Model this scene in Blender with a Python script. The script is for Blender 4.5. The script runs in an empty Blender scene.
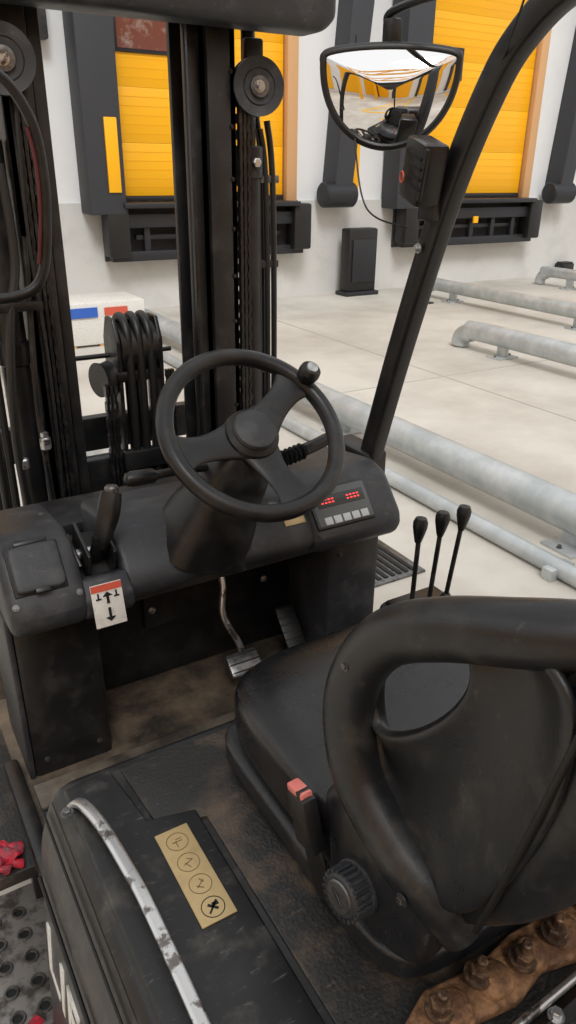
import bpy, bmesh, math, random
from mathutils import Vector, Matrix
random.seed(3)
S=bpy.context.scene
COL=S.collection
pi=math.pi
# ------------------------------------------------------------ materials
def mat(name,col,rough=.5,metal=0,dust=None,damt=0,dscale=6,bump=0,bscale=120,coat=0,spec=.5,lo=.5,hi=.75,rv=0,scuff=0):
    m=bpy.data.materials.new(name); m.use_nodes=True
    nt=m.node_tree; b=nt.nodes['Principled BSDF']
    b.inputs['Base Color'].default_value=(*col,1); b.inputs['Roughness'].default_value=rough
    b.inputs['Metallic'].default_value=metal; b.inputs['Coat Weight'].default_value=coat
    b.inputs['Specular IOR Level'].default_value=spec
    tc=nt.nodes.new('ShaderNodeTexCoord')
    if dust:
        n=nt.nodes.new('ShaderNodeTexNoise'); n.inputs['Scale'].default_value=dscale; n.inputs['Detail'].default_value=8; n.inputs['Roughness'].default_value=.65
        nt.links.new(tc.outputs['Object'],n.inputs['Vector'])
        mr=nt.nodes.new('ShaderNodeMapRange'); mr.inputs['From Min'].default_value=lo; mr.inputs['From Max'].default_value=hi
        mr.inputs['To Max'].default_value=damt
        nt.links.new(n.outputs['Fac'],mr.inputs['Value'])
        mx=nt.nodes.new('ShaderNodeMix'); mx.data_type='RGBA'
        mx.inputs['A'].default_value=(*col,1); mx.inputs['B'].default_value=(*dust,1)
        nt.links.new(mr.outputs[0],mx.inputs['Factor']); last=mx.outputs['Result']
        if scuff:
            # fine directional scuffs and specks
            mp=nt.nodes.new('ShaderNodeMapping'); mp.inputs['Scale'].default_value=(40,140,60); mp.inputs['Rotation'].default_value=(.3,.5,.8)
            nt.links.new(tc.outputs['Object'],mp.inputs['Vector'])
            n4=nt.nodes.new('ShaderNodeTexNoise'); n4.inputs['Scale'].default_value=1; n4.inputs['Detail'].default_value=6; n4.inputs['Roughness'].default_value=.7
            nt.links.new(mp.outputs[0],n4.inputs['Vector'])
            m4=nt.nodes.new('ShaderNodeMapRange'); m4.inputs['From Min'].default_value=.60; m4.inputs['From Max'].default_value=.74; m4.inputs['To Max'].default_value=scuff
            nt.links.new(n4.outputs['Fac'],m4.inputs['Value'])
            x2=nt.nodes.new('ShaderNodeMix'); x2.data_type='RGBA'; x2.inputs['B'].default_value=(dust[0]*1.9,dust[1]*1.9,dust[2]*1.9,1)
            nt.links.new(last,x2.inputs['A']); nt.links.new(m4.outputs[0],x2.inputs['Factor']); last=x2.outputs['Result']
        nt.links.new(last,b.inputs['Base Color'])
        if rv:
            m3=nt.nodes.new('ShaderNodeMapRange'); m3.inputs['From Min'].default_value=.35; m3.inputs['From Max'].default_value=.7
            m3.inputs['To Min'].default_value=rough; m3.inputs['To Max'].default_value=rough+rv
            nt.links.new(n.outputs['Fac'],m3.inputs['Value']); nt.links.new(m3.outputs[0],b.inputs['Roughness'])
    if bump:
        n2=nt.nodes.new('ShaderNodeTexNoise'); n2.inputs['Scale'].default_value=bscale; n2.inputs['Detail'].default_value=4
        nt.links.new(tc.outputs['Object'],n2.inputs['Vector'])
        bp=nt.nodes.new('ShaderNodeBump'); bp.inputs['Strength'].default_value=bump; bp.inputs['Distance'].default_value=.003
        nt.links.new(n2.outputs['Fac'],bp.inputs['Height']); nt.links.new(bp.outputs['Normal'],b.inputs['Normal'])
    return m
def emis(name,col,s):
    m=bpy.data.materials.new(name); m.use_nodes=True; b=m.node_tree.nodes['Principled BSDF']
    b.inputs['Base Color'].default_value=(*col,1); b.inputs['Emission Color'].default_value=(*col,1); b.inputs['Emission Strength'].default_value=s
    return m
PL=mat('grey_plastic',(.022,.024,.028),.40,dust=(.12,.12,.12),damt=.45,dscale=12,bump=.2,bscale=500,rv=.2,scuff=.3)
PLD=mat('black_plastic',(.008,.008,.009),.32,dust=(.08,.077,.07),damt=.35,dscale=13,rv=.18,scuff=.2)
BM=mat('black_painted_steel',(.009,.009,.010),.33,dust=(.08,.07,.06),damt=.4,dscale=10,rv=.22,scuff=.2)
BMS=mat('greasy_black_steel',(.007,.007,.008),.26,dust=(.06,.053,.045),damt=.5,dscale=25,rv=.25)
VN=mat('black_vinyl',(.007,.007,.008),.20,dust=(.07,.067,.06),damt=.25,dscale=7,bump=.15,bscale=350,rv=.2,scuff=.12)
SHELL=mat('seat_shell_plastic',(.012,.013,.015),.26,dust=(.12,.115,.10),damt=.38,dscale=13,bump=.1,bscale=400,rv=.24,lo=.52,scuff=.2)
RB=mat('rubber',(.009,.009,.009),.45)
HOOD=mat('hood_paint',(.009,.009,.010),.30,dust=(.20,.18,.15),damt=.4,dscale=16,lo=.54,hi=.8,bump=.1,bscale=60,rv=.2,scuff=.25)
MATM=mat('dusty_mat',(.012,.0115,.011),.42,dust=(.16,.105,.065),damt=.8,dscale=9,lo=.47,hi=.76,bump=.4,bscale=200,scuff=.25)
FLP=mat('dusty_footplate',(.03,.025,.02),.6,dust=(.19,.14,.095),damt=.9,dscale=9,lo=.38,hi=.65,bump=.3,bscale=90)
SILL=mat('worn_sill',(.15,.125,.095),.6,dust=(.04,.033,.027),damt=.9,dscale=14,lo=.4,hi=.62,bump=.3,bscale=90)
GALV=mat('galvanised_steel',(.44,.48,.49),.42,.45,dust=(.64,.66,.67),damt=.8,dscale=5,lo=.4,hi=.65)
CHR=mat('worn_steel',(.60,.60,.60),.28,.85,dust=(.12,.10,.09),damt=.9,dscale=34,lo=.54,hi=.60)
STL=mat('dull_steel',(.18,.18,.18),.35,.8,dust=(.06,.055,.05),damt=.7,dscale=40,lo=.45,hi=.6)
YEL=mat('yellow_door_panel',(.95,.46,.002),.45)
YELD=mat('yellow_door_groove',(.88,.41,.002),.5)
WALL=mat('white_wall_panel',(.78,.80,.81),.6,dust=(.66,.68,.69),damt=.5,dscale=1.5)
CONW=mat('concrete_wall',(.60,.60,.58),.8,dust=(.44,.44,.42),damt=.6,dscale=2.5)
SHL=mat('dock_shelter_fabric',(.035,.038,.045),.6)
TAN=mat('tan_guide',(.62,.36,.17),.6)
DK=mat('dock_steel_black',(.015,.016,.02),.5)
RUST=mat('rust',(.10,.045,.02),.75,dust=(.38,.20,.09),damt=.9,dscale=40,lo=.42,hi=.68,bump=1,bscale=130)
RUSTD=mat('rusty_bolt',(.08,.05,.036),.42,.5,dust=(.32,.19,.10),damt=.7,dscale=60,lo=.45,hi=.65,bump=.6,bscale=200)
GOLD=mat('gold_label',(.46,.34,.165),.42,.15,dust=(.33,.235,.115),damt=.7,dscale=30)
LBLD=mat('label_print',(.20,.13,.055),.6)
WHT=mat('white_print',(.70,.70,.66),.5,dust=(.3,.28,.25),damt=.6,dscale=60)
RED=mat('red_print',(.6,.10,.06),.5)
REDB=mat('red_button',(.70,.20,.17),.4)
BLU=mat('blue_print',(.03,.12,.5),.5)
GRN=emis('green_led',(.02,.7,.25),1.2)
LED=emis('red_led',(1,.05,.05),1.2)
AMB=emis('amber_led',(.9,.45,.05),1)
BEZ=mat('display_panel',(.075,.083,.085),.35)
LCD=mat('display_glass',(.02,.024,.024),.2)
BTN=mat('pale_buttons',(.42,.44,.45),.5)
MIR=mat('mirror_glass',(.9,.9,.9),.02,1)
SEAM=mat('seam_dark',(.003,.003,.003),.6)
REDP=mat('red_grimy_paint',(.50,.015,.035),.5,dust=(.10,.02,.03),damt=.9,dscale=45,lo=.42,hi=.6,bump=.6,bscale=60)
YLINE=mat('yellow_floor_paint',(.85,.48,.02),.6)
FLOOR=mat('concrete_floor',(.60,.57,.51),.68,dust=(.42,.385,.335),damt=.9,dscale=.8,lo=.38,hi=.66,bump=.2,bscale=20,scuff=0)
# ------------------------------------------------------------ helpers
class G:
    def __init__(s,name,loc):
        e=bpy.data.objects.new(name,None); e.location=loc; e.empty_display_size=.05
        COL.objects.link(e); s.e=e; s.inv=Matrix.Translation(-Vector(loc))
def fin(bm,name,m,g,ang=35,smooth=True):
    bmesh.ops.recalc_face_normals(bm,faces=bm.faces)
    me=bpy.data.meshes.new(name); bm.to_mesh(me); bm.free()
    if smooth:
        for p in me.polygons: p.use_smooth=True
        me.set_sharp_from_angle(angle=math.radians(ang))
    o=bpy.data.objects.new(name,me); me.materials.append(m); COL.objects.link(o)
    if g: o.parent=g.e; o.matrix_parent_inverse=g.inv
    return o
def rotm(r): 
    return Matrix.Rotation(r[2],4,'Z')@Matrix.Rotation(r[1],4,'Y')@Matrix.Rotation(r[0],4,'X')
def box(name,c,s,m,g=None,bev=.003,rot=(0,0,0),seg=2):
    bm=bmesh.new(); bmesh.ops.create_cube(bm,size=1)
    bmesh.ops.scale(bm,vec=s,verts=bm.verts)
    if bev: bmesh.ops.bevel(bm,geom=bm.edges[:],offset=min(bev,min(s)*.45),segments=seg,affect='EDGES',profile=.5)
    M=Matrix.Translation(c)@rotm([math.radians(a) for a in rot]); bm.transform(M)
    return fin(bm,name,m,g)
def prism(name,pts,ax,a0,a1,m,g=None,bev=0,seg=3):
    bm=bmesh.new()
    def P(p,a): return {'X':(a,p[0],p[1]),'Y':(p[0],a,p[1]),'Z':(p[0],p[1],a)}[ax]
    A=[bm.verts.new(P(p,a0)) for p in pts]; B=[bm.verts.new(P(p,a1)) for p in pts]
    n=len(pts)
    bm.faces.new(A); bm.faces.new(B[::-1])
    for i in range(n): bm.faces.new((A[i],B[i],B[(i+1)%n],A[(i+1)%n]))
    bmesh.ops.recalc_face_normals(bm,faces=bm.faces)
    if bev: bmesh.ops.bevel(bm,geom=bm.edges[:],offset=bev,segments=seg,affect='EDGES',profile=.5)
    return fin(bm,name,m,g)
def frame(d):
    d=d.normalized(); u=Vector((0,0,1)) if abs(d.z)<.95 else Vector((0,1,0))
    a=d.cross(u).normalized(); return a,a.cross(d).normalized()
def lathe(name,prof,p0,axis,m,g=None,seg=32,ang=35):
    p0=Vector(p0); d=Vector(axis).normalized(); a,b=frame(d)
    bm=bmesh.new(); rings=[]
    for r,h in prof:
        rings.append([bm.verts.new(p0+d*h+(a*math.cos(2*pi*i/seg)+b*math.sin(2*pi*i/seg))*max(r,1e-4)) for i in range(seg)])
    for k in range(len(rings)-1):
        for i in range(seg): bm.faces.new((rings[k][i],rings[k][(i+1)%seg],rings[k+1][(i+1)%seg],rings[k+1][i]))
    bm.faces.new(rings[0]); bm.faces.new(rings[-1][::-1])
    return fin(bm,name,m,g,ang)
def cyl(name,p0,p1,r,m,g=None,r1=None,seg=24,bev=0):
    p0=Vector(p0);p1=Vector(p1);L=(p1-p0).length; r1=r if r1 is None else r1
    if bev: pr=[(r-bev,0),(r,bev),(r1,L-bev),(r1-bev,L)]
    else: pr=[(r,0),(r1,L)]
    return lathe(name,pr,p0,p1-p0,m,g,seg)
def spline(pts,n=8,closed=False):
    P=[Vector(p) for p in pts]; out=[]; N=len(P)
    rng=N if closed else N-1
    for i in range(rng):
        if closed: a,b,c,d=P[(i-1)%N],P[i],P[(i+1)%N],P[(i+2)%N]
        else: a,b,c,d=P[max(i-1,0)],P[i],P[i+1],P[min(i+2,N-1)]
        for k in range(n):
            t=k/n; out.append(.5*((2*b)+(c-a)*t+(2*a-5*b+4*c-d)*t*t+(3*b-a-3*c+d)*t**3))
    if not closed: out.append(P[-1])
    return out
def circ(r,n=14,ry=None,p=1):
    ry=r if ry is None else ry
    f=lambda v:math.copysign(abs(v)**p,v)
    return [(r*f(math.cos(2*pi*i/n)),ry*f(math.sin(2*pi*i/n))) for i in range(n)]
def sweep(name,pts,sec,m,g=None,n=8,closed=False,smooth=True,up=None,scale=None,ang=40):
    P=spline(pts,n,closed) if smooth else [Vector(p) for p in pts]
    N=len(P); bm=bmesh.new(); rings=[]
    pa=None
    for i in range(N):
        if closed: d=(P[(i+1)%N]-P[i-1]).normalized()
        else: d=(P[min(i+1,N-1)]-P[max(i-1,0)]).normalized()
        if up is not None:
            a=d.cross(Vector(up)).normalized()
        elif pa is None: a,_=frame(d)
        else: a=(pa-d*pa.dot(d)).normalized()
        b=a.cross(d).normalized(); pa=a
        s=1 if scale is None else scale(i/(N-1))
        rings.append([bm.verts.new(P[i]+a*(x*s)+b*(y*s)) for x,y in sec])
    K=len(sec)
    for k in range(N if closed else N-1):
        A=rings[k];B=rings[(k+1)%N]
        for i in range(K): bm.faces.new((A[i],A[(i+1)%K],B[(i+1)%K],B[i]))
    if not closed: bm.faces.new(rings[0]); bm.faces.new(rings[-1][::-1])
    return fin(bm,name,m,g,ang)
def tube(name,pts,r,m,g=None,**k): return sweep(name,pts,circ(r,k.pop('seg',12)),m,g,**k)
def sbox(name,c,h,m,g=None,n=5,fn=None,cuts=14,rot=(0,0,0)):
    bm=bmesh.new(); bmesh.ops.create_cube(bm,size=2)
    bmesh.ops.subdivide_edges(bm,edges=bm.edges[:],cuts=cuts,use_grid_fill=True)
    for v in bm.verts:
        q=Vector([math.sin(a*pi/2*.98)/math.sin(pi/2*.98) for a in v.co])
        L=(abs(q.x)**n+abs(q.y)**n+abs(q.z)**n)**(1/n); q=q/L
        p=Vector((q.x*h[0],q.y*h[1],q.z*h[2]))
        if fn: p=fn(q,p)
        v.co=p
    bm.transform(Matrix.Translation(c)@rotm([math.radians(a) for a in rot]))
    return fin(bm,name,m,g,60)
def bolt(name,p,axis,r,m,g,h=.006):
    d=Vector(axis).normalized(); p=Vector(p)
    lathe(name,[(r*1.5,0),(r*1.5,h*.25)],p,d,m,g,16)
    lathe(name+'_head',[(r,h*.25),(r,h),(r*.8,h*1.15)],p,d,m,g,6,20)
def chain(name,p0,p1,w,m,g,pitch=.018,nrm=(0,-1,0)):
    p0=Vector(p0);p1=Vector(p1);d=(p1-p0);L=d.length;d.normalize();nr=Vector(nrm).normalized();s=d.cross(nr).normalized();nr=s.cross(d)
    bm=bmesh.new();k=int(L/pitch)
    for i in range(k):
        c=p0+d*(i+.5)*pitch
        for j in range(3):
            off=(j-1)*w*.36 if i%2 else (j-1)*w*.3
            mt=Matrix.Translation(c+s*off)@Matrix((s,nr,d)).transposed().to_4x4()
            r=bmesh.ops.create_cube(bm,size=1)
            bmesh.ops.scale(bm,vec=(w*.22,w*.62 if i%2 else w*.5,pitch*1.25),verts=r['verts']); bmesh.ops.transform(bm,matrix=mt,verts=r['verts'])
    return fin(bm,name,m,g,smooth=False)
def text(name,s,size,M,m,g,ext=.0006):
    cu=bpy.data.curves.new(name,'FONT'); cu.body=s; cu.size=size; cu.extrude=ext
    o=bpy.data.objects.new(name,cu); COL.objects.link(o); bpy.context.view_layer.update()
    me=bpy.data.meshes.new_from_object(o.evaluated_get(bpy.context.evaluated_depsgraph_get()))
    bpy.data.objects.remove(o); me.transform(M); me.materials.clear(); me.materials.append(m)
    o=bpy.data.objects.new(name,me); COL.objects.link(o); o.parent=g.e; o.matrix_parent_inverse=g.inv
    return o
def ring(name,c,r,t,m,g): return sweep(name,[Vector(c)+Vector((r*math.cos(pi*i/6),r*math.sin(pi*i/6),0)) for i in range(12)],circ(t,6),m,g,closed=True,n=3)
# ------------------------------------------------------------ camera
cam=bpy.data.cameras.new('camera'); co=bpy.data.objects.new('camera',cam); COL.objects.link(co)
CAMP=Vector((-.62,-1.17,1.75)); YAW,PITCH,ROLL=-31,-25,.7
R=Matrix.Rotation(math.radians(YAW),4,'Z')@Matrix.Rotation(math.radians(90+PITCH),4,'X')@Matrix.Rotation(math.radians(ROLL),4,'Z')
co.matrix_world=Matrix.Translation(CAMP)@R
cam.sensor_fit='VERTICAL'; cam.sensor_height=36; cam.lens=26; cam.clip_start=.02
S.camera=co
# ------------------------------------------------------------ building
WY=8.6
box('floor',(6,0,-.1),(44,30,.2),FLOOR,None,0)
g=G('floor_slab_joints',(6,3,0))
JT=mat('joint_sealant',(.42,.395,.355),.8)
for i,x in enumerate((4.1,8.6)): box('joint_y_%d'%i,(x,2,.0015),(.015,13,.003),JT,g,0)
box('joint_x',(8,3.9,.0015),(16,.015,.0028),JT,g,0)
g=G('wall_front',(6,WY,0))
box('upper_cladding',(6,WY+.15,3.9),(44,.3,5.2),WALL,g,0)
box('concrete_plinth',(6,WY+.13,.66),(44,.34,1.32),CONW,g,0)
g=G('wall_rear',(6,-11,0))
box('rear_cladding',(6,-11.1,3),(44,.2,6),WALL,g,0)
for i in range(8):
    x=-13.5+i*4.6
    box('rear_yellow_gate_%d'%i,(x,-10.94,2.3),(3.0,.1,4.0),YEL,g,0)
    box('rear_shelter_%d'%i,(x-1.75,-10.9,2.6),(.45,.2,4.8),SHL,g,0)
    box('rear_header_%d'%i,(x,-10.9,4.6),(3.9,.2,.5),YEL,g,0)
g=G('wall_left',(-11,-2,0))
box('left_cladding',(-11.1,-2,3),(.2,22,6),WALL,g,0)
for i in range(4): box('left_yellow_gate_%d'%i,(-10.94,-9+i*4.6,2.3),(.1,3.0,4.0),YEL,g,0)
for k,y in enumerate((-4.5,-7.5)):
    g=G('roof_truss'+('' if k==0 else '.%03d'%k),(6,y,6))
    box('beam_lower',(4,y,5.6),(24,.2,.25),YEL,g,0); box('beam_upper',(4,y,6.5),(24,.2,.2),YEL,g,0)
    for i in range(12):
        cyl('web_%d'%i,(-7.5+i*2,y,5.6),(-6.5+i*2,y,6.5),.06,YEL,g,seg=8); cyl('webb_%d'%i,(-6.5+i*2,y,6.5),(-5.5+i*2,y,5.6),.06,YEL,g,seg=8)
    for x in(-7.8,15.8): box('column',(x,y,3.3),(.35,.35,6.6),YEL,g,0)
g=G('floor_marking_lines',(0,-6,0))
for i,x in enumerate((-3.6,-1.4,3.2,5.2)):
    box('line_%d'%i,(x,-6.3,.004),(.28,9,.008),YLINE,g,0)
for i in range(7): box('hatch_%d'%i,(-2.5,-2.6-i*1.2,.004),(.24,2.2,.007),YLINE,g,0,(0,0,50))
PANE_REFL=mat('window_pane',(.16,.05,.035),.1,dust=(.5,.45,.4),damt=.8,dscale=4)  # reddish, mottled reflection painted into the pane colour
PIT=mat('pit_dark',(.05,.05,.055),.8)
for k,x0 in enumerate((-1.85,2.7,7.3,11.9)):
    w=2.35; sfx='' if k==0 else '.%03d'%k
    g=G('dock_door'+sfx,(x0+w/2,WY,1.35))
    for j in range(6):
        box('panel_%d'%j,(x0+w/2,WY-.04,1.4+.3+j*.6),(w,.07,.598),YEL,g,.002)
        for q in range(5): box('rib_%d_%d'%(j,q),(x0+w/2,WY-.076,1.50+q*.1+j*.6),(w-.02,.003,.006),YELD,g,0)
    box('bottom_seal',(x0+w/2,WY-.05,1.37),(w,.08,.05),DK,g,.005)
    box('window_frame',(x0+.45,WY-.085,3.16),(.78,.03,.42),DK,g,.01)
    box('window_pane',(x0+.45,WY-.103,3.16),(.70,.01,.34),PANE_REFL,g,0)
    g=G('dock_shelter'+sfx,(x0+w/2,WY,2.5))
    box('side_curtain',(x0-.26,WY-.22,2.95),(.46,.40,3.5),SHL,g,.03)
    box('side_guide',(x0+w+.10,WY-.09,2.95),(.17,.16,3.3),TAN,g,.02)
    box('header_curtain',(x0+w/2,WY-.22,4.9),(w+1,.40,.6),SHL,g,.03)
    box('yellow_guide_strip',(x0-.17,WY-.43,1.85),(.15,.03,.8),YEL,g,.004)
    xx=x0-1.4
    prism('leaning_buffer_pad',[(xx-.16,1.42),(xx+.14,1.42),(xx+.44,4.4),(xx+.08,4.4)],'Y',WY-.36,WY,SHL,g,.02)
    cyl('buffer_foot_roll',(xx-.30,WY-.25,1.4),(xx+.22,WY-.25,1.4),.17,DK,g,bev=.02)
    box('yellow_edge',(xx+.36,WY-.06,1.85),(.13,.1,.9),YEL,g,.01)
    g=G('dock_leveller'+sfx,(x0+w/2,WY,1))
    box('pit_back',(x0+w/2,WY-.055,.98),(w+.5,.05,.7),PIT,g,0)
    box('lip_plate',(x0+w/2,WY-.25,1.3),(w+.15,.42,.06),DK,g,.01)
    box('front_beam',(x0+w/2,WY-.30,1.12),(w+.1,.08,.16),DK,g,.01)
    box('lower_beam',(x0+w/2,WY-.22,.70),(w+.45,.16,.12),DK,g,.01)
    box('mid_beam',(x0+w/2,WY-.2,.92),(w*.9,.08,.06),DK,g,.01)
    for j,xx in enumerate((x0-.15,x0+w+.15)):
        box('bumper_%d'%j,(xx,WY-.28,1.0),(.28,.26,.6),RB,g,.03)
    for j in range(5):
        box('strut_%d'%j,(x0+.25+j*(w-.5)/4,WY-.24,.92),(.08,.1,.42),DK,g,.008)
    box('yellow_stop',(x0+w*.5,WY-.36,1.02),(.10,.03,.10),YEL,g,.005)
g=G('dock_control_box',(1.75,8.5,3.2)); box('housing',(1.85,WY-.10,3.25),(.3,.16,.5),PL,g,.02); cyl('green_lamp',(1.85,WY-.17,3.35),(1.85,WY-.21,3.35),.05,GRN,g)
g=G('wheel_chock_stand',(6.3,8.35,0))
box('body',(6.25,8.3,.5),(.52,.22,.9),RB,g,.03); box('foot',(6.25,8.3,.03),(.6,.3,.06),DK,g,.01); box('face_plate',(6.25,8.175,.5),(.4,.03,.6),DK,g,.01)
def rail(idx,x,y0,y1,r=.085,z=.30):
    g=G('guide_rail' if idx==0 else 'guide_rail.%03d'%idx,(x,(y0+y1)/2,0))
    tube('rail_tube',[(x,y0,z),(x,(y0+y1)/2,z),(x,y1-.35,z),(x,y1-.12,z-.03),(x,y1,z*.55),(x,y1+.02,.02)],r,GALV,g,seg=20)
    n=max(2,int((y1-y0)/1.6))
    for i in range(n):
        y=y0+.4+i*(y1-y0-1)/(n-1)
        box('leg_%d'%i,(x,y,z/2),(.05,.12,z),GALV,g,.004); box('foot_plate_%d'%i,(x,y,.008),(.26,.2,.016),GALV,g,.003)
        for sx in(-1,1): bolt('anchor_%d'%i,(x+.105*sx,y,.016),(0,0,1),.01,STL,g,.015)
rail(0,2.38,-1.5,7.8,.100,.17); rail(1,5.15,-1,4.8,.100,.20); rail(2,7.1,0,7.7,.09,.20); rail(3,9.7,0,7.8,.085,.22); rail(4,.55,2.5,7.8,.085,.2)
g=G('floor_conduit_pipe',(2.05,3,0)); tube('pipe',[(2.06,-1,.045),(2.06,3,.045),(2.06,7.5,.045)],.045,GALV,g)
for i in range(5): box('clamp_%d'%i,(2.06,-1.0+i*1.8,.03),(.16,.06,.06),GALV,g,.004)
g=G('rail_end_marker',(6.6,7.4,0)); box('marker',(6.62,7.2,.2),(.14,.10,.34),mat('pale_yellow',(.7,.6,.32),.6),g,.02); box('base',(6.62,7.2,.01),(.25,.2,.02),DK,g,.003)
g=G('floor_drain_grate',(1.33,1.4,0))
box('frame',(1.33,1.35,.006),(.42,.42,.012),STL,g,.002)
for i in range(9): box('slot_%d'%i,(1.17+i*.04,1.35,.014),(.02,.36,.006),SEAM,g,0)
g=G('shipping_crate',(1.75,6.9,0))
box('crate',(1.75,6.9,.24),(.95,.6,.44),WHT,g,.02); box('blue_label',(1.55,6.59,.36),(.30,.012,.10),BLU,g,0); box('red_label',(1.9,6.59,.36),(.25,.012,.08),RED,g,0)
for i in range(3): box('skid_%d'%i,(1.4+i*.35,6.9,.01),(.1,.6,.02),TAN,g,0)
g=G('wall_cable_box',(12,8.5,.3)); box('box',(10.95,8.4,.12),(.3,.2,.2),RB,g,.02); box('lid',(10.95,8.4,.23),(.26,.16,.03),DK,g,.01)

# ------------------------------------------------------------ chassis
g=G('forklift_chassis',(0,0,0))
box('frame_box',(0,-.25,.34),(.96,1.2,.44),BM,g,.02)
box('footplate',(0,.0,.585),(1.0,.75,.03),FLP,g,.004)
box('fender_deck',(-.535,.25,.575),(.19,.75,.03),MATM,g,.008)
box('footwell_sill',(-.505,-.09,.605),(.03,.46,.03),PLD,g,.008)
box('front_cowl',(0.02,.40,.60),(.96,.16,.88),BM,g,.02)
box('footwell_step_strip',(-.06,.015,.606),(.84,.07,.014),SILL,g,.004)
box('footwell_step_lip',(-.06,-.03,.602),(.84,.02,.010),PLD,g,.002)
for s in(-1,1):
    for nm,y,rr in(('front',.62,.3),('rear',-1.5,.26)):
        x=s*.47
        lathe('tyre_%s_%d'%(nm,s),[(rr*.55,0),(rr*.9,0),(rr,.025),(rr,.135),(rr*.9,.16),(rr*.55,.16)],(x-.08,y,rr),(1,0,0),RB,g,40)
        lathe('rim_%s_%d'%(nm,s),[(rr*.2,.02),(rr*.5,.02),(rr*.56,.0),(rr*.56,.16),(rr*.5,.14),(rr*.2,.14)],(x-.08,y,rr),(1,0,0),REDP,g,32)
box('counterweight',(0,-1.65,.75),(1.0,.5,.95),HOOD,g,.08,seg=5)
g=G('boarding_step',(-.58,0,.3))
box('step_plate',(-.60,-.16,.30),(.20,.50,.02),mat('tread_plate',(.24,.225,.21),.45,.4,dust=(.05,.045,.04),damt=.9,dscale=30,lo=.45,hi=.6),g,.004)
for i in range(8):
    for j in range(3):
        ring('tread_ring_%d_%d'%(i,j),(-.655+j*.05,-.36+i*.055,.312),.012,.003,STL,g)
        lathe('tread_hole_%d_%d'%(i,j),[(.009,0),(.009,.001)],(-.655+j*.05,-.36+i*.055,.310),(0,0,1),SEAM,g,16)
box('step_hanger_1',(-.505,-.36,.43),(.02,.04,.28),BM,g,.004); box('step_hanger_2',(-.505,.06,.43),(.02,.04,.28),BM,g,.004)
box('step_edge',(-.702,-.16,.285),(.012,.50,.05),STL,g,.003)
g=G('red_cleaning_rag',(-.57,-.09,.6))
wob=lambda q,p:Vector((p.x+.008*math.sin(q.y*5+q.z*3),p.y+.006*math.sin(q.x*7),p.z+.006*math.sin(q.x*6+q.y*5)))
sbox('rag',(-.566,-.085,.598),(.030,.034,.010),REDP,g,n=2.4,fn=wob,cuts=20)
sbox('rag_tail',(-.596,-.055,.594),(.022,.018,.006),REDP,g,n=2.4,fn=wob,cuts=16)
g=G('red_strap',(-.6,-.25,.32))
sweep('strap',[(-.685,-.30,.322),(-.66,-.27,.326),(-.63,-.25,.324),(-.60,-.24,.326),(-.57,-.22,.323)],circ(.012,8,.003),REDP,g,up=(0,0,1))
# hood
g=G('battery_hood',(0,-.8,.93))
HZ=.93
prism('hood_shell',[(-.56,.36),(-.545,.62),(-.525,.84),(-.508,HZ-.035),(-.497,HZ-.012),(-.475,HZ),(.475,HZ),(.505,HZ-.03),(.545,.62),(.56,.36)],'Y',-1.45,-.30,HOOD,g,.016,4)
prism('raised_side_panel',[(-.485,-.33),(-.415,-.325),(-.40,-.44),(-.335,-.455),(-.335,-1.4),(-.485,-1.4)],'Z',HZ-.003,HZ+.009,HOOD,g,.004)
prism('rubber_mat',[(-.40,-.325),(.46,-.325),(.46,-1.4),(-.325,-1.4),(-.325,-.47),(-.39,-.455)],'Z',HZ-.003,HZ+.004,MATM,g,.002)
tube('side_seam',[(-.514,-.31,HZ-.04),(-.514,-.8,HZ-.04),(-.514,-1.4,HZ-.04)],.002,SEAM,g)
tube('side_seam_low',[(-.536,-.32,.78),(-.536,-.8,.78),(-.536,-1.4,.78)],.003,SEAM,g)
Mt=Matrix.Translation((-.5455,-.325,.60))@Matrix.Rotation(math.radians(-90),4,'Z')@Matrix.Rotation(math.radians(86),4,'X')
text('side_lettering','LIFT',.15,Mt,WHT,g,.002)
g2=G('warning_label_plate',(-.377,-.555,.94))
LX=-.380
box('plate',(LX,-.550,HZ+.010),(.046,.152,.002),GOLD,g2,.0006)
for i in range(4):
    y=-.497-i*.0365; z=HZ+.0112
    ring('pictogram_ring_%d'%i,(LX,y,z),.0142,.0006,LBLD if i<3 else SEAM,g2)
    if i<3: 
        box('picto_bar_%d'%i,(LX,y,z),(.014,.0014,.0005),LBLD,g2,0,(0,0,20*i)); box('picto_bar2_%d'%i,(LX-.002,y-.004,z),(.0014,.010,.0005),LBLD,g2,0,(0,0,25*i))
        box('picto_bar3_%d'%i,(LX+.003,y+.004,z),(.008,.0014,.0005),LBLD,g2,0,(0,0,-30*i))
    else:
        box('picto_x',(LX,y,z),(.020,.0025,.0005),SEAM,g2,0,(0,0,45)); box('picto_y',(LX,y,z),(.014,.0035,.0005),SEAM,g2,0,(0,0,-45)); box('picto_w',(LX+.004,y+.003,z),(.008,.005,.0005),SEAM,g2,0)
g=G('hood_grab_bar',(-.48,-.7,.96))
sweep('bar',[(-.480,-.355,HZ+.0),(-.476,-.368,HZ+.014),(-.470,-.39,HZ+.024),(-.462,-.44,HZ+.032),(-.456,-.52,HZ+.036),(-.453,-.60,HZ+.038),(-.455,-.80,HZ+.036),(-.465,-.98,HZ+.028),(-.475,-1.02,HZ)],circ(.0082,14,.0045,.6),CHR,g,up=(0,0,1))
for y in(-.375,-1.0): bolt('bar_bolt',(-.492,y,HZ+.009),(0,0,1),.006,STL,g,.006)
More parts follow.
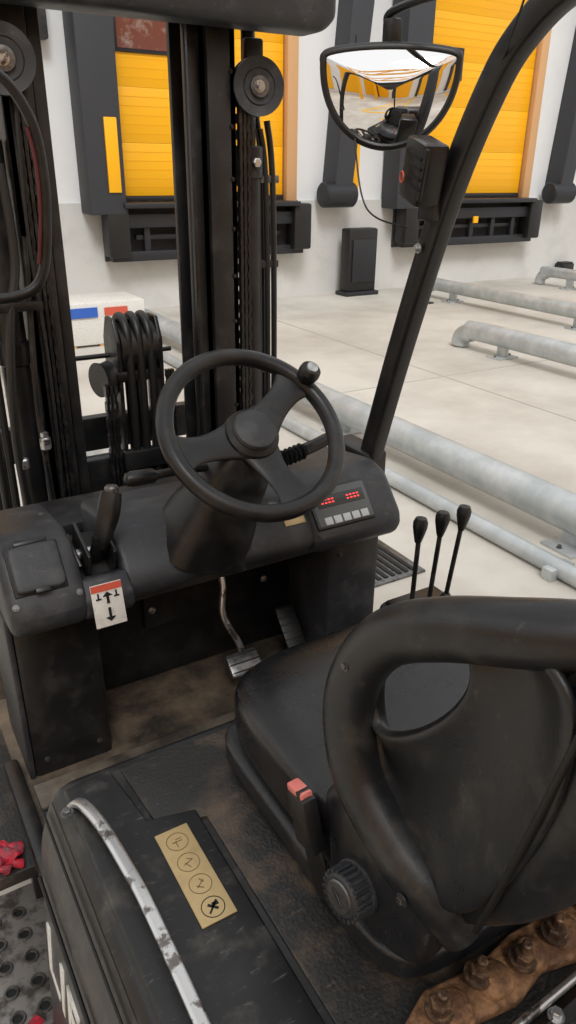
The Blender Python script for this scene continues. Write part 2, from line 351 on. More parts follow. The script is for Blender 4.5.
# ------------------------------------------------------------ dashboard
g=G('dashboard',(0,.1,1.05))
prof=[(.30,1.10),(.14,1.125),(.09,1.118),(.025,1.055),(.008,1.02),(.02,.998),(.06,.985),(.30,.98)]
prism('dash_body',prof,'X',-.262,.385,PL,g,.016,4)
profL=[(.30,1.115),(.12,1.138),(.068,1.125),(.0,1.045),(-.010,1.01),(.01,.982),(.06,.975),(.30,.97)]
prism('dash_left_pod',profL,'X',-.475,-.336,PL,g,.02,4)
prism('lever_slot_floor',[(.28,1.0),(.2,1.07),(.12,1.075),(.05,1.02),(.035,.995),(.06,.98),(.28,.97)],'X',-.35,-.24,SEAM,g,0)
prism('slot_front_lip',[(.06,1.05),(.03,1.06),(.0,1.03),(-.004,1.0),(.015,.982),(.06,.975)],'X',-.345,-.25,PL,g,.008,3)
prism('dash_right_pod',[(.30,1.112),(.12,1.138),(.07,1.126),(.003,1.050),(-.008,1.02),(.01,.988),(.06,.978),(.30,.97)],'X',.155,.388,PL,g,.02,4)
fn=Vector((0,-.762,.648))
def onface(x,t,base=((.0,1.045),(.068,1.125)),off=0):
    a,b=base; return Vector((x,a[0]+(b[0]-a[0])*t,a[1]+(b[1]-a[1])*t))+fn*off
FA=49.6
box('pod_cover_recess',onface(-.412,.66,off=-.002),(.094,.092,.010),SEAM,g,.003,(FA,0,0))
sbox('pod_cover_lid',onface(-.412,.66,off=.004),(.044,.043,.014),PL,g,n=8,rot=(FA,0,0))
box('pod_cover_hinge',onface(-.412,1.12,off=.006),(.06,.012,.012),PLD,g,.004,(FA-10,0,0))
box('pod_latch',onface(-.412,.25,off=.016),(.026,.010,.008),PLD,g,.002,(FA,0,0))
for i,x in enumerate((-.462,-.35)): bolt('pod_screw_%d'%i,onface(x,.08,off=.0),fn,.004,STL,g,.003)
bolt('pod_top_screw',(-.36,.20,1.128),(0,0,1),.005,STL,g,.003)
box('left_leg_panel',(-.385,.175,.79),(.165,.19,.40),PLD,g,.012)
box('left_leg_side',(-.472,.18,.79),(.012,.2,.39),PL,g,.004)
box('right_leg_panel',(.315,.17,.79),(.145,.19,.40),PL,g,.012)
box('knee_panel',(-.03,.30,.79),(.6,.04,.42),PLD,g,.006)
box('knee_panel_door',(.02,.272,.86),(.34,.02,.22),PLD,g,.006)
prism('upper_knee_shroud',[(.05,.99),(.22,.99),(.27,.92),(.255,.92),(.06,.965)],'X',-.30,.24,PL,g,.004)
for i,(x,z) in enumerate(((-.13,.92),(.17,.92),(-.13,.80),(.17,.80),(.0,.87))): bolt('knee_screw_%d'%i,(x,.262,z),(0,-1,0),.006,CHR,g,.004)
for i,(x,z) in enumerate(((-.45,.95),(-.32,.95),(-.44,.64),(-.33,.64))): bolt('leg_screw_%d'%i,(x,.079,z),(0,-1,0),.0045,STL,g,.003)
bolt('r_screw',(.27,.074,.93),(0,-1,0),.005,STL,g,.003)
db=((.003,1.050),(.07,1.126)); DX=.236
box('display_bezel',onface(DX,.44,db,.002),(.152,.094,.010),PLD,g,.006,(FA,0,0))
box('display_panel',onface(DX,.44,db,.0045),(.142,.084,.008),BEZ,g,.004,(FA,0,0))
box('display_screen',onface(DX,.56,db,.0085),(.122,.028,.002),LCD,g,.0008,(FA,0,0))
for i,(dx,n) in enumerate(((-.048,4),(.018,4))):
    for j in range(n):
        for q in(-.0035,.0035): box('led_digit_%d_%d'%(i,j),onface(DX+dx+j*.009,.56,db,.0096)+Vector((0,q*.65,q*.76)),(.0055,.0030,.0006),LED,g,0,(FA,0,0))
for i in range(11): box('led_bar_%d'%i,onface(DX-.045+i*.009,.79,db,.0085),(.0072,.006,.0012),GRN if i<5 else AMB if i<8 else LED,g,0,(FA,0,0))
for i in range(5): box('button_%d'%i,onface(DX-.047+i*.0235,.13,db,.0085),(.019,.017,.003),BTN,g,.001,(FA,0,0))
dc=((.025,1.055),(.09,1.118))
box('amber_sticker',onface(.122,.20,dc,.002),(.05,.016,.002),GOLD,g,.0005,(45,0,0))
box('amber_sticker_2',onface(.125,.75,dc,.002),(.035,.016,.002),GOLD,g,.0005,(45,0,0))
cyl('key_switch',onface(.08,.6,dc,0),onface(.08,.6,dc,.012),.015,STL,g)
lc=Vector((-.303,-.0045,1.016)); LR=-14
def lab(nm,dx,dz,sx,sz,m,o=0):
    box(nm,lc+Vector((dx,dz*.25-.0015*o,dz*.97)),(sx,.003,sz),m,g,0 if o else .0006,(LR,0,0))
lab('lever_label',0,0,.058,.082,WHT)
lab('lever_label_header',0,.034,.057,.013,RED,1)
lab('arrow_shaft_up',0,.012,.005,.018,SEAM,1); lab('arrow_shaft_dn',0,-.014,.005,.018,SEAM,1)
for i in range(4):
    lab('arrow_up_%d'%i,0,.024-i*.002,.003+i*.0045,.0022,SEAM,1); lab('arrow_dn_%d'%i,0,-.030+i*.002,.003+i*.0045,.0022,SEAM,1)
lab('bar_l',-.017,.014,.010,.003,SEAM,1); lab('bar_r',.017,.014,.010,.003,SEAM,1); lab('bar_l2',-.017,.020,.003,.010,SEAM,1); lab('bar_r2',.017,.020,.003,.010,SEAM,1)
g=G('parking_brake_lever',(-.30,.08,1.15))
box('bracket_1',(-.318,.09,1.085),(.008,.10,.07),BMS,g,.004,(20,0,0)); box('bracket_2',(-.270,.09,1.085),(.008,.10,.07),BMS,g,.004,(20,0,0))
sweep('shaft',[(-.295,.12,1.04),(-.292,.075,1.085),(-.287,.055,1.13)],circ(.016,8,.010,.6),BMS,g)
sweep('grip',[(-.288,.062,1.105),(-.281,.048,1.145),(-.271,.044,1.180),(-.262,.050,1.212)],circ(.014,14,.019,.75),PLD,g,scale=lambda t:.78+.35*math.sin(t*2.4))
lathe('release_button',[(.013,0),(.013,.010),(.010,.014)],(-.261,.051,1.210),(.1,.1,1),STL,g,20)
cyl('pivot',(-.33,.10,1.075),(-.26,.10,1.075),.012,CHR,g)
tube('brake_spring',[(-.33,.06,1.07),(-.335,.10,1.10),(-.33,.14,1.10)],.005,STL,g)
# pedals
g=G('brake_pedal',(.08,.2,.7))
sweep('arm',[(.03,.265,.92),(.035,.22,.85),(.02,.19,.78),(.045,.16,.71),(.05,.15,.675)],circ(.008,10),CHR,g)
box('pad',(.045,.135,.665),(.085,.06,.022),STL,g,.008,(38,0,0))
for i in range(3): box('pad_rib_%d'%i,(.045,.112+i*.016,.663+i*.0125),(.078,.003,.006),BMS,g,.001,(38,0,0))
g=G('accelerator_pedal',(.2,.17,.66))
box('pad',(.205,.18,.68),(.055,.13,.014),RB,g,.006,(48,0,0))
for i in range(7): box('rib_%d'%i,(.205,.137+i*.0125,.642+i*.0138),(.05,.005,.008),PLD,g,.001,(48,0,0))
box('hinge',(.205,.135,.612),(.06,.03,.025),STL,g,.004)
# ------------------------------------------------------------ steering
WC=Vector((.006,0,1.298)); T=math.radians(42); WN=Vector((.0,-math.sin(T),math.cos(T))).normalized()
WU=Vector((1,0,0)); WV=WN.cross(WU).normalized()
def wp(r,a,h=0): a=math.radians(a); return WC+(WU*math.cos(a)+WV*math.sin(a))*r+WN*h
g=G('steering_wheel',WC)
RR=.170
sweep('rim',[wp(RR,i*15) for i in range(24)],circ(.0165,16),PLD,g,closed=True,n=4)
for i,a in enumerate((36,186,282)):
    bm=bmesh.new(); rows=[]
    for r,w,h,t in((.02,.060,-.016,.012),(.05,.046,-.02,.010),(.09,.034,-.016,.007),(.13,.036,-.007,.006),(.150,.048,-.002,.006),(.165,.066,0,.006)):
        c=wp(r,a,h); tt=(wp(1,a+90)-WC).normalized()
        rows.append([bm.verts.new(c+tt*w*math.copysign(abs(math.cos(q))**.7,math.cos(q))*.8+WN*t*math.sin(q)) for q in [2*pi*k/16 for k in range(16)]])
    for k in range(len(rows)-1):
        for j in range(16): bm.faces.new((rows[k][j],rows[k][(j+1)%16],rows[k+1][(j+1)%16],rows[k+1][j]))
    bm.faces.new(rows[0]); bm.faces.new(rows[-1][::-1])
    o=fin(bm,'spoke_%d'%i,PLD,g,60); o.modifiers.new('s','SUBSURF').levels=1; o.modifiers['s'].render_levels=2
lathe('hub',[(.050,-.035),(.056,-.02),(.052,-.004),(.043,.003)],WC,WN,PLD,g,40)
lathe('horn_cap',[(.042,.0),(.043,.006),(.040,.012),(.030,.016),(.0,.018)],WC,WN,PL,g,40)
kp=wp(RR,31)
lathe('spinner_post',[(.012,.01),(.012,.024)],kp,WN,BMS,g,20)
lathe('spinner_knob',[(.012,.020),(.020,.025),(.022,.036),(.021,.046),(.015,.053),(.0,.056)],kp,WN,PLD,g,30)
lathe('spinner_cap',[(.012,.053),(.011,.057),(.0,.058)],kp,WN,CHR,g,20)
g=G('steering_column',(0,.1,1.15))
base=Vector((-.062,.075,1.085))
a=WC-WN*.035
ad=(base-a).normalized()
bm=bmesh.new(); rows=[]
for t,wx,wy in((0,.042,.035),(.12,.060,.050),(.4,.068,.058),(.55,.070,.060),(.58,.074,.064),(.7,.074,.064),(.78,.080,.072),(1,.088,.078),(1.25,.10,.09)):
    c=a+(base-a)*t; e2=ad.cross(Vector((1,0,0))).normalized(); e1=e2.cross(ad).normalized()
    rows.append([bm.verts.new(c+e1*wx*math.copysign(abs(math.cos(q))**.55,math.cos(q))+e2*wy*math.copysign(abs(math.sin(q))**.55,math.sin(q))) for q in [2*pi*(k+.5)/20 for k in range(20)]])
for k in range(len(rows)-1):
    for j in range(20): bm.faces.new((rows[k][j],rows[k][(j+1)%20],rows[k+1][(j+1)%20],rows[k+1][j]))
bm.faces.new(rows[0]); bm.faces.new(rows[-1][::-1])
fin(bm,'column_shroud',PLD,g,40)
sb=a+(base-a)*.25
sweep('right_stalk',[sb+Vector((.05,0,0)),(.10,.03,1.222),(.17,.04,1.232)],circ(.008,10),BMS,g)
sweep('right_stalk_grip',[(.14,.035,1.226),(.17,.038,1.231),(.215,.045,1.240)],circ(.013,12),PLD,g)
for i in range(5): lathe('stalk_ring_%d'%i,[(.013,0),(.018,.003),(.013,.007)],(.085+i*.011,.028+i*.001,1.219+i*.0015),(1,.1,.15),PLD,g,16)
sweep('left_stalk',[sb+Vector((-.04,.0,.0)),(-.12,.04,1.232),(-.19,.04,1.232)],circ(.008,10),BMS,g)
lathe('left_stalk_grip',[(.008,0),(.014,.01),(.015,.05),(.012,.06),(.006,.063)],(-.175,.04,1.232),(-1,.0,.03),PLD,g,20)
# ------------------------------------------------------------ hydraulic levers
g=G('lever_console',(.43,-.2,.7))
box('console_body',(.43,-.13,.70),(.17,.30,.22),PL,g,.02); box('console_lid',(.43,-.13,.814),(.15,.26,.012),PLD,g,.005)
for i in range(3):
    x=.352+i*.062
    g=G('hydraulic_lever' if i==0 else 'hydraulic_lever.%03d'%i,(x,-.1,.95))
    xb=x-.004-.012*i
    sweep('rod',[(xb,-.10,.83),(xb+(x-xb)*.4,-.10,.92),(x,-.10,1.05)],circ(.0055,10),BMS,g)
    lathe('knob',[(.007,-.035),(.011,-.02),(.0155,0),(.016,.012),(.012,.022),(.0,.026)],(x,-.10,1.056),(0.06,0,1),PLD,g,24)
    lathe('boot',[(.022,0),(.018,.012),(.020,.016),(.014,.026),(.016,.03),(.008,.042)],(xb,-.10,.822),(.1,0,1),RB,g,20)
# ------------------------------------------------------------ seat
g=G('operator_seat',(0,-.6,1.0))
sbox('suspension_tray',(0,-.578,.958),(.262,.232,.022),SHELL,g,n=8)
sbox('suspension_body',(0,-.57,.995),(.240,.205,.045),SHELL,g,n=6)
def cf(q,p):
    x,y,z=p
    if q.z>0: z+=.024*abs(q.x)**3*(1-.3*q.y) - .014*(1-q.x**2)*(1-q.y**2)
    if q.y>.3: z-=.030*((q.y-.3)/.7)**2
    y+=.018*(1-q.x**2)*max(q.y,0)
    x*=1-.05*max(q.y,0)**2
    if q.z<0: x*=1-.06*abs(q.z)**2
    return Vector((x,y,z))
sbox('cushion',(0,-.552,1.020),(.260,.243,.062),VN,g,n=3.8,fn=cf,cuts=24)
for s in(-1,1):
    tube('cushion_seam_%d'%s,[(s*.165,-.35,1.028),(s*.172,-.42,1.055),(s*.178,-.50,1.069),(s*.178,-.60,1.076),(s*.178,-.70,1.080)],.0018,SEAM,g)
bm=bmesh.new(); rows=[]
NT=18;NJ=40
for i in range(NT+1):
    t=i/NT; k=max((max(1-t**7,0))**.5,.06); W=(.196+.008*math.sin(t*pi))*(1 if t<.75 else 1-.2*((t-.75)/.25)**3); Th=.042*k+.006
    z=1.03+.42*t; yc=-.765-.145*t-.02*math.sin(t*pi)
    row=[]
    for j in range(NJ):
        q=2*pi*j/NJ; u=math.copysign(abs(math.cos(q))**.6,math.cos(q)); v=math.copysign(abs(math.sin(q))**.7,math.sin(q))
        wr=.04*abs(u)**2.6
        row.append(bm.verts.new((u*W,yc+v*Th+wr,z-.03*u*u*t**3)))
    rows.append(row)
for k in range(NT):
    for j in range(NJ): bm.faces.new((rows[k][j],rows[k][(j+1)%NJ],rows[k+1][(j+1)%NJ],rows[k+1][j]))
bm.faces.new(rows[0]); bm.faces.new(rows[-1][::-1])
fin(bm,'backrest',VN,g,70)
for s in(-1,1):
    loop=[(s*.0,-.915,1.438),(s*.10,-.918,1.440),(s*.165,-.912,1.440),(s*.216,-.862,1.430),(s*.240,-.79,1.400),(s*.247,-.73,1.357),(s*.250,-.693,1.295),(s*.251,-.684,1.23),(s*.250,-.705,1.17),(s*.241,-.750,1.122),(s*.226,-.795,1.085),(s*.20,-.83,1.045)]
    sweep('wing_loop_%d'%s,loop,circ(.025,18,.026,.92),SHELL,g,n=8,scale=lambda t:.85+.2*min(1,t*4))
    hole=[(-.716,1.340),(-.738,1.366),(-.768,1.385),(-.805,1.395),(-.822,1.370),(-.812,1.335),(-.793,1.302),(-.766,1.270),(-.738,1.246),(-.710,1.232),(-.697,1.262),(-.699,1.305)]
    outr=[(-.705,1.350),(-.735,1.385),(-.775,1.408),(-.86,1.430),(-.915,1.415),(-.925,1.34),(-.905,1.22),(-.845,1.07),(-.78,1.09),(-.72,1.15),(-.685,1.22),(-.688,1.29)]
    bm=bmesh.new(); rws=[]
    def xo(i,f):
        y=hole[i][0]*(1-f)+outr[i][0]*f
        back=min(1,max(0,(-y-.74)/.14))
        return s*(.238-.020*math.sin(pi*min(f*1.05,1))-.016*back)
    for f in (0,.05,.25,.5,.75,1):
        rws.append([bm.verts.new((xo(i,f),hole[i][0]*(1-f)+outr[i][0]*f,hole[i][1]*(1-f)+outr[i][1]*f)) for i in range(12)])
    for k in range(5):
        for i in range(12): bm.faces.new((rws[k][i],rws[k][(i+1)%12],rws[k+1][(i+1)%12],rws[k+1][i]))
    o=fin(bm,'wing_panel_%d'%s,SHELL,g,80)
    md=o.modifiers.new('so','SOLIDIFY'); md.thickness=.014; md.offset=0
    o.modifiers.new('su','SUBSURF').levels=2; o.modifiers['su'].render_levels=3
    sbox('hip_cover_%d'%s,(s*.226,-.725,1.042),(.032,.095,.082),SHELL,g,n=3.0,rot=(-8,0,0))
# rear back shell: loft following the recline, bottom ends above the hood
bm=bmesh.new(); rows=[]
for i in range(15):
    t=i/14; z=1.075+.355*t; yc=-.838-.085*t-.015*math.sin(t*pi); e=min(1,(t+.02)*5,(1.03-t)*7)**.5
    W=.222*(.93+.07*e)-.01*t; Th=.052*e
    rows.append([bm.verts.new((W*math.copysign(abs(math.cos(q))**.35,math.cos(q)),yc+Th*math.copysign(abs(math.sin(q))**.6,math.sin(q)),z)) for q in [2*pi*j/36 for j in range(36)]])
for k in range(14):
    for j in range(36): bm.faces.new((rows[k][j],rows[k][(j+1)%36],rows[k+1][(j+1)%36],rows[k+1][j]))
bm.faces.new(rows[0]); bm.faces.new(rows[-1][::-1])
fin(bm,'back_shell',SHELL,g,60)
tube('back_shell_joint',[(-.2245,-.865,1.10),(-.228,-.880,1.16),(-.230,-.898,1.24),(-.228,-.915,1.33),(-.220,-.925,1.40)],.0035,SEAM,g)
kc=(-.255,-.730,1.036); kd=Vector((-1,-.12,.15)).normalized()
lathe('weight_knob',[(.031,0),(.031,.010),(.026,.012),(.026,.030),(.022,.034),(.0,.035)],kc,kd,PL,g,36)
for i in range(22):
    an=2*pi*i/22; aa,bb=frame(kd); p=Vector(kc)+(aa*math.cos(an)+bb*math.sin(an))*.0268
    cyl('knob_rib_%d'%i,p+kd*.011,p+kd*.032,.0026,PL,g,seg=8)
lathe('knob_dial_face',[(.019,0),(.017,.0015)],Vector(kc)+kd*.034,kd,STL,g,30); box('knob_arrow',Vector(kc)+kd*.0362,(.002,.022,.004),PLD,g,.0005,(35,0,0))
bolt('hip_bolt',(-.256,-.795,1.085),(-1,0,0),.005,STL,g,.004)
bolt('wing_bolt',(-.275,-.705,1.32),(-1,0,.1),.0035,STL,g,.003)
g=G('seat_belt_buckle',(-.28,-.63,1.03))
box('buckle_body',(-.273,-.642,1.060),(.022,.042,.075),PLD,g,.007,(-14,-4,0))
box('release_button',(-.275,-.630,1.096),(.017,.034,.011),REDB,g,.003,(-14,-4,0))
box('buckle_slot',(-.275,-.640,1.098),(.018,.010,.012),PLD,g,.002,(-14,-4,0))
sweep('stalk',[(-.270,-.652,1.03),(-.268,-.667,.99),(-.267,-.68,.970)],circ(.004,8,.017,.6),RB,g)
# rusty latch behind seat
g=G('rusty_hinge_bracket',(-.12,-.83,.94))
prism('hinge_plate',[(-.28,-.868),(-.245,-.885),(-.20,-.868),(-.15,-.876),(-.10,-.864),(-.05,-.876),(.12,-.868),(.14,-.84),(.06,-.817),(-.02,-.822),(-.10,-.815),(-.16,-.825),(-.23,-.816),(-.275,-.835)],'Z',HZ+.005,HZ+.022,RUST,g,.005)
for i,x in enumerate((-.235,-.175,-.12,-.065,.0)):
    sbox('rust_lump_%d'%i,(x+.016,-.848,HZ+.022),(.022,.020,.013),RUST,g,n=2.5,cuts=6)
    y=-.845+.007*math.sin(i*2)
    lathe('washer_%d'%i,[(.0155,.0),(.0155,.004)],(x,y,HZ+.031),(0,-.1,1),RUSTD,g,20)
    lathe('bolt_head_%d'%i,[(.0115,.004),(.0115,.014),(.010,.016)],(x,y,HZ+.031),(0,-.1,1),RUSTD,g,6,20)
    lathe('bolt_stud_%d'%i,[(.006,.014),(.006,.030),(.004,.032)],(x,y,HZ+.031),(0,-.1,1),RUSTD,g,14)
g=G('hood_lift_strut',(-.1,-.9,.95))
sweep('strut_bar',[(-.235,-.914,HZ+.015),(0,-.901,HZ+.017),(.2,-.891,HZ+.019)],circ(.010,4,.009),BMS,g,smooth=False)
cyl('strut_rod',(-.20,-.897,HZ+.026),(.18,-.881,HZ+.028),.0045,CHR,g)
for x in(-.20,-.13,-.06): bolt('strut_bolt',(x,-.908,HZ+.022),(0,0,1),.006,CHR,g,.009)
# ------------------------------------------------------------ overhead guard
g=G('overhead_guard',(0,-.3,2))
RS=circ(.026,16,.023,.45)
for s in(-1,1):
    x=.475*s
    sweep('pillar_%d'%s,[(x,.27,.99),(x,.235,1.12),(x,.15,1.40),(x,.05,1.69),(x,-.03,1.86),(x,-.10,1.955),(x,-.21,2.02),(x,-.4,2.045),(x,-.9,2.05),(x,-1.3,2.04)],RS,BM,g,up=(1,0,0),n=6)
    box('pillar_foot_%d'%s,(x,.30,1.0),(.07,.16,.2),BM,g,.01)
    sweep('rear_pillar_%d'%s,[(x,-1.28,2.04),(x,-1.42,1.9),(x,-1.55,1.2)],RS,BM,g,up=(1,0,0))
sweep('front_crossbar',[(-.475,-.23,2.03),(.475,-.23,2.03)],RS,BM,g,up=(0,0,1),smooth=False)
for i in range(5): box('roof_bar_%d'%i,(0,-.45-i*.18,2.06),(.93,.03,.04),BM,g,.006)
for i,z in enumerate((1.60,1.68)): bolt('pillar_bolt_%d'%i,(.446,.06-(z-1.69)*.34,z),(-1,0,0),.007,CHR,g,.008)
tube('guard_cable_1',[(.385,.26,1.99),(.375,.25,1.90),(.365,.22,1.80),(.345,.16,1.70),(.36,.13,1.66),(.42,.10,1.64)],.0018,RB,g)
tube('guard_cable_2',[(.42,-.15,2.0),(.43,-.12,1.95),(.455,-.08,1.92),(.47,.0,1.83)],.0018,RB,g)
g=G('cab_entry_handle',(-.42,.1,1.7))
tube('handle_loop',[(-.47,.11,1.90),(-.40,.10,1.885),(-.345,.10,1.86),(-.314,.10,1.81),(-.305,.10,1.75),(-.307,.10,1.68),(-.320,.10,1.60),(-.345,.10,1.565),(-.40,.10,1.555),(-.475,.11,1.56)],.0085,PLD,g)
tube('red_inner_trim',[(-.321,.098,1.80),(-.314,.098,1.75),(-.316,.098,1.68),(-.328,.098,1.605)],.003,mat('dark_red',(.10,.015,.02),.5),g)
# ------------------------------------------------------------ mirror
g=G('convex_mirror',(.43,.18,1.89))
mc=Vector((.418,.185,1.938)); nm=Vector((-.58,-.80,-.03)).normalized(); ux=Vector((0,0,1)).cross(nm).normalized(); uy=nm.cross(ux).normalized()
hw=.134
out=[(hw*math.cos(pi+pi*i/40),-.150*abs(math.sin(pi*i/40))**.95) for i in range(41)]
top=[(hw*math.cos(pi*k/12)*1.0,.012+.018*math.sin(pi*k/12)) for k in range(13)]
ol=out+top
cen=(0,-.05)
bm=bmesh.new(); rings=[]
for k in range(1,17):
    s=k/16; b=.030*(1-s*s)
    rings.append([bm.verts.new(mc+ux*(cen[0]+(x-cen[0])*s)+uy*(cen[1]+(y-cen[1])*s)+nm*b) for x,y in ol])
cv=bm.verts.new(mc+ux*cen[0]+uy*cen[1]+nm*.0301)
n=len(ol)
for i in range(n): bm.faces.new((cv,rings[0][i],rings[0][(i+1)%n]))
for k in range(15):
    for i in range(n): bm.faces.new((rings[k][i],rings[k][(i+1)%n],rings[k+1][(i+1)%n],rings[k+1][i]))
fin(bm,'mirror_lens',MIR,g,180)
sweep('mirror_frame',[mc+ux*x+uy*y for x,y in ol[:-1:2]],circ(.005,10,.008),RB,g,closed=True,n=3)
bm=bmesh.new(); rings=[]
for k in range(0,7):
    s=1-k/7; b=-.045*(1-s*s)-.003
    rings.append([bm.verts.new(mc+ux*(cen[0]+(x-cen[0])*s)+uy*(cen[1]+(y-cen[1])*s)+nm*b) for x,y in ol])
for k in range(6):
    for i in range(n): bm.faces.new((rings[k][i],rings[k][(i+1)%n],rings[k+1][(i+1)%n],rings[k+1][i]))
bm.faces.new(rings[-1])
fin(bm,'mirror_back_shell',PLD,g,60)
tube('mirror_stem',[mc+uy*.01-nm*.03,mc+uy*.05-nm*.035,mc+uy*.09-nm*.03,(.44,-.05,2.04),(.46,-.2,2.045)],.008,BM,g)
box('stem_clamp',mc+uy*.055-nm*.03,(.03,.03,.045),BM,g,.005)
lathe('ball_joint',[(.002,-.016),(.014,-.008),(.016,0),(.014,.008),(.002,.016)],mc+uy*.03-nm*.025,uy,BM,g,20)
g=G('reverse_alarm_speaker',(.42,.03,1.76))
box('speaker_body',(.430,.075,1.745),(.055,.09,.115),PLD,g,.008,(14,0,-15)); box('speaker_face',(.405,.065,1.745),(.008,.075,.095),BMS,g,.003,(14,0,-15))
box('speaker_foot',(.445,.065,1.68),(.02,.05,.05),BM,g,.004)
for i in range(4): box('speaker_slot_%d'%i,(.399,.063,1.718+i*.018),(.004,.055,.006),SEAM,g,.001,(14,0,-15))
sweep('red_cable_tie',[Vector((.393+.004*math.cos(q),.095+.010*math.cos(q),1.735+.010*math.sin(q))) for q in [pi*i/4 for i in range(8)]],circ(.0018,6),RED,g,closed=True,n=3)
# ------------------------------------------------------------ mast
g=G('forklift_mast',(.1,.75,1.2))
def channel(nm,x0,x1,y0,y1,z0,z1,op):
    t=.018
    box(nm+'_web',((x0+t/2) if op>0 else (x1-t/2),(y0+y1)/2,(z0+z1)/2),(t,y1-y0,z1-z0),BM,g,.003)
    box(nm+'_flange_rear',((x0+x1)/2,y0+t/2,(z0+z1)/2),(x1-x0,t,z1-z0),BM,g,.003)
    box(nm+'_flange_front',((x0+x1)/2,y1-t/2,(z0+z1)/2),(x1-x0,t,z1-z0),BM,g,.003)
channel('right_outer',.262,.338,.70,.86,.12,2.12,-1)
channel('right_inner',.218,.272,.735,.84,.15,2.2,-1)
box('right_inner_strip',(.226,.728,1.1),(.012,.02,2.0),BMS,g,.003)
chain('right_chain',(.358,.71,.5),(.358,.700,1.93),.034,BMS,g)
cyl('right_cylinder',(.405,.76,.2),(.405,.76,1.78),.032,BM,g,bev=.004)
cyl('right_cylinder_gland',(.405,.76,1.72),(.405,.76,1.80),.038,BMS,g,bev=.004)
lathe('right_gland_bolt',[(.012,0),(.012,.010),(.009,.012)],(.405,.722,1.76),(0,-1,0),CHR,g,6,20)
cyl('right_rod',(.405,.76,1.78),(.405,.76,2.1),.018,BMS,g)
def pulley(nm,c,r):
    c=Vector(c)
    lathe(nm,[(r*.3,-.012),(r*.82,-.012),(r*.85,-.016),(r,-.018),(r,-.010),(r*.86,0),(r,.010),(r,.018),(r*.85,.016),(r*.3,.012)],c,(-.15,-1,0),PL,g,36)
    lathe(nm+'_ring',[(r*.55,0),(r*.62,.004),(r*.68,0)],c+Vector((0,-.012,0)),(-.15,-1,0),BMS,g,36)
    lathe(nm+'_hub',[(r*.38,0),(r*.36,.008),(r*.2,.010)],c+Vector((0,-.012,0)),(-.15,-1,0),STL,g,24)
    bolt(nm+'_bolt',c+Vector((-.003,-.020,0)),(-.15,-1,0),r*.14,CHR,g,.010)
pulley('right_sheave',(.392,.69,1.93),.066)
box('right_sheave_yoke',(.405,.735,1.96),(.05,.03,.16),BM,g,.008)
for i,(x,y) in enumerate(((.452,.75),(.474,.75),(.463,.79))):
    tube('right_hose_%d'%i,[(x,y,.4),(x+.004,y,1.2),(x-.002,y,1.7),(x-.02,y,1.84+.02*i)],.0085,RB,g)
for i,z in enumerate((.9,1.2,1.5,1.72)): box('hose_clamp_%d'%i,(.44,.76,z),(.10,.03,.02),STL if i==3 else BM,g,.003)
for i in range(14): bolt('rail_bolt_%d'%i,(.325,.699,.4+i*.12),(0,-1,0),.004,BMS,g,.004)
channel('left_outer',-.225,-.155,.70,.86,.12,2.12,1)
channel('left_inner',-.16,-.118,.735,.84,.15,2.2,1)
cyl('left_cylinder',(-.27,.73,.2),(-.27,.73,1.78),.034,BM,g,bev=.004)
cyl('left_cylinder_gland',(-.27,.73,1.72),(-.27,.73,1.80),.040,BMS,g,bev=.004)
cyl('left_cylinder_collar',(-.27,.73,1.30),(-.27,.73,1.36),.039,BMS,g,bev=.004)
lathe('left_gland_bolt',[(.012,0),(.012,.010),(.009,.012)],(-.262,.692,1.79),(0,-1,0),CHR,g,6,20)
cyl('left_rod',(-.27,.73,1.8),(-.27,.73,2.1),.018,BMS,g)
pulley('left_sheave',(-.222,.66,1.945),.066)
box('left_sheave_yoke',(-.23,.71,1.97),(.05,.03,.16),BM,g,.008)
chain('left_chain',(-.19,.69,.5),(-.19,.685,1.93),.034,BMS,g)
for i,x in enumerate((-.32,-.345)):
    tube('left_hose_%d'%i,[(x,.72,.4),(x,.72,1.3),(x+.004,.72,1.9),(x+.004,.72,2.1)],.0095,RB,g)
tube('left_hose_outer',[(-.30,.66,.9),(-.31,.64,1.15),(-.285,.65,1.40),(-.25,.67,1.55),(-.25,.69,1.75)],.011,RB,g)
tube('left_pipe',[(-.235,.67,.9),(-.245,.66,1.2),(-.23,.67,1.45),(-.22,.68,1.6)],.008,BMS,g)
tube('left_thin_cable',[(-.21,.665,.95),(-.205,.66,1.3),(-.215,.66,1.6),(-.205,.67,1.85)],.004,RB,g)
lathe('pipe_fitting',[(.014,0),(.014,.026),(.010,.03),(.010,.042)],(-.24,.65,1.10),(0,0,1),CHR,g,6,20)
lathe('pipe_fitting_2',[(.013,0),(.013,.022),(.009,.026)],(-.30,.645,1.06),(0,0,1),CHR,g,6,20)
box('left_hose_clamp',(-.27,.66,1.45),(.13,.03,.022),BMS,g,.004)
prism('top_crossbeam',[(-.45,2.075),(-.42,2.045),(.53,2.045),(.57,2.075),(.57,2.25),(-.45,2.25)],'Y',.60,.70,PL,g,.02)
box('upper_cross_member',(.06,.79,2.115),(.36,.06,.10),BM,g,.01)
box('lower_cross_member',(.06,.80,.55),(.5,.08,.14),BM,g,.01)
box('mid_cross_member',(.06,.90,.9),(.6,.05,.12),BM,g,.01)
box('carriage_plate_upper',(.07,1.06,.98),(.9,.04,.11),BM,g,.008)
box('carriage_plate_lower',(.07,1.06,.5),(.9,.04,.11),BM,g,.008)
for x in(-.3,.44): box('fork_hanger',(x,1.1,.55),(.1,.04,1.0),BM,g,.01)
for s,x in enumerate((-.3,.44)): prism('fork_blade_%d'%s,[(1.08,.08),(2.1,.085),(2.1,.10),(1.08,.13)],'X',x-.05,x+.05,BM,g,.004)
cyl('carriage_handrail',(-.15,.93,1.25),(.22,.93,1.25),.007,BM,g)
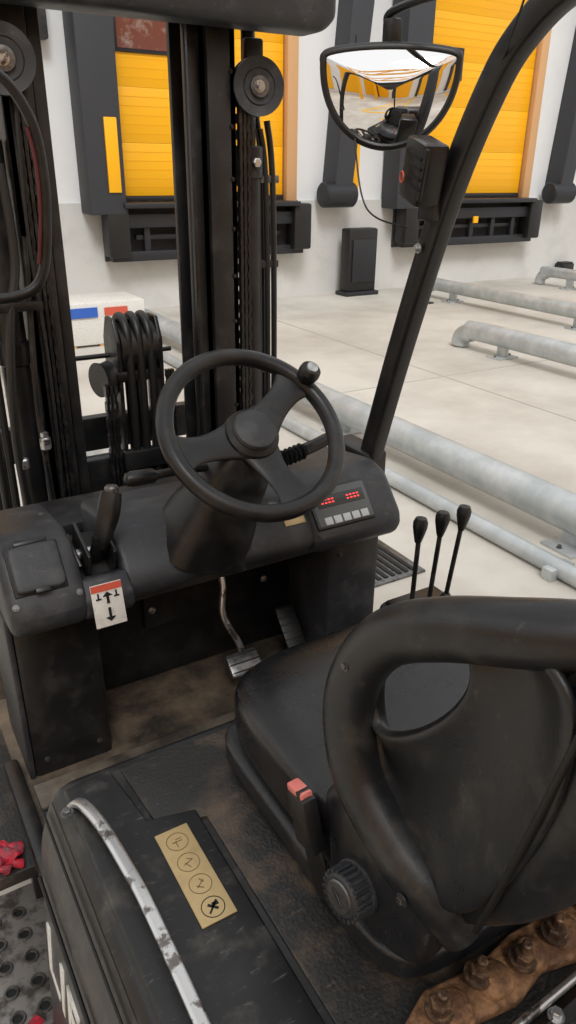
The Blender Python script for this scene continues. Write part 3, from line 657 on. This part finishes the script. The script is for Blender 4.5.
for i,x in enumerate((.035,.16)):
    prism('reel_bracket_%d'%i,[(.86,.75),(.97,.75),(.97,1.30),(.94,1.36),(.88,1.36),(.85,1.30)],'X',x-.006,x+.006,BMS,g,.003)
for i in range(3):
    x=.065+i*.032
    tube('hose_over_sheave_%d'%i,[(x,.86,.8),(x,.85,1.1),(x,.855,1.28),(x,.88,1.345),(x,.92,1.36),(x,.96,1.33),(x,.975,1.25),(x,.97,.8)],.0125,RB,g)
lathe('hose_sheave',[(.05,-.06),(.075,-.055),(.07,0),(.075,.055),(.05,.06)],(.098,.915,1.27),(1,0,0),BMS,g,32)
lathe('chain_sheave',[(.03,-.02),(.05,-.02),(.045,0),(.05,.02),(.03,.02)],(.0,.90,1.19),(1,.3,0),BMS,g,28)
chain('carriage_chain_1',(-.005,.85,.7),(.0,.85,1.19),.036,BMS,g,.024)
chain('carriage_chain_2',(.185,.86,.7),(.185,.86,1.22),.026,BMS,g)
box('clamp_block',(.09,.85,.95),(.14,.03,.06),BM,g,.006)
box('top_clamp',(.09,.86,1.2),(.13,.02,.03),BMS,g,.004)
# ------------------------------------------------------------ light
w=bpy.data.worlds.new('world'); S.world=w; w.use_nodes=True; nt=w.node_tree
bg=nt.nodes['Background']; tc=nt.nodes.new('ShaderNodeTexCoord'); sx=nt.nodes.new('ShaderNodeSeparateXYZ'); cr=nt.nodes.new('ShaderNodeValToRGB')
nt.links.new(tc.outputs['Generated'],sx.inputs[0]); nt.links.new(sx.outputs['Z'],cr.inputs[0]); nt.links.new(cr.outputs[0],bg.inputs['Color'])
cr.color_ramp.elements[0].color=(.80,.82,.84,1); cr.color_ramp.elements[0].position=.0
cr.color_ramp.elements[1].color=(1,1,1,1); cr.color_ramp.elements[1].position=.5
bg.inputs['Strength'].default_value=1.05
l=bpy.data.lights.new('skylight_sun','SUN'); l.energy=1.8; l.angle=math.radians(18); lo=bpy.data.objects.new('skylight_sun',l); COL.objects.link(lo)
lo.rotation_euler=(math.radians(38),math.radians(-16),0); lo.location=(0,0,6)
S.view_settings.view_transform='Standard'
S.view_settings.look='None'
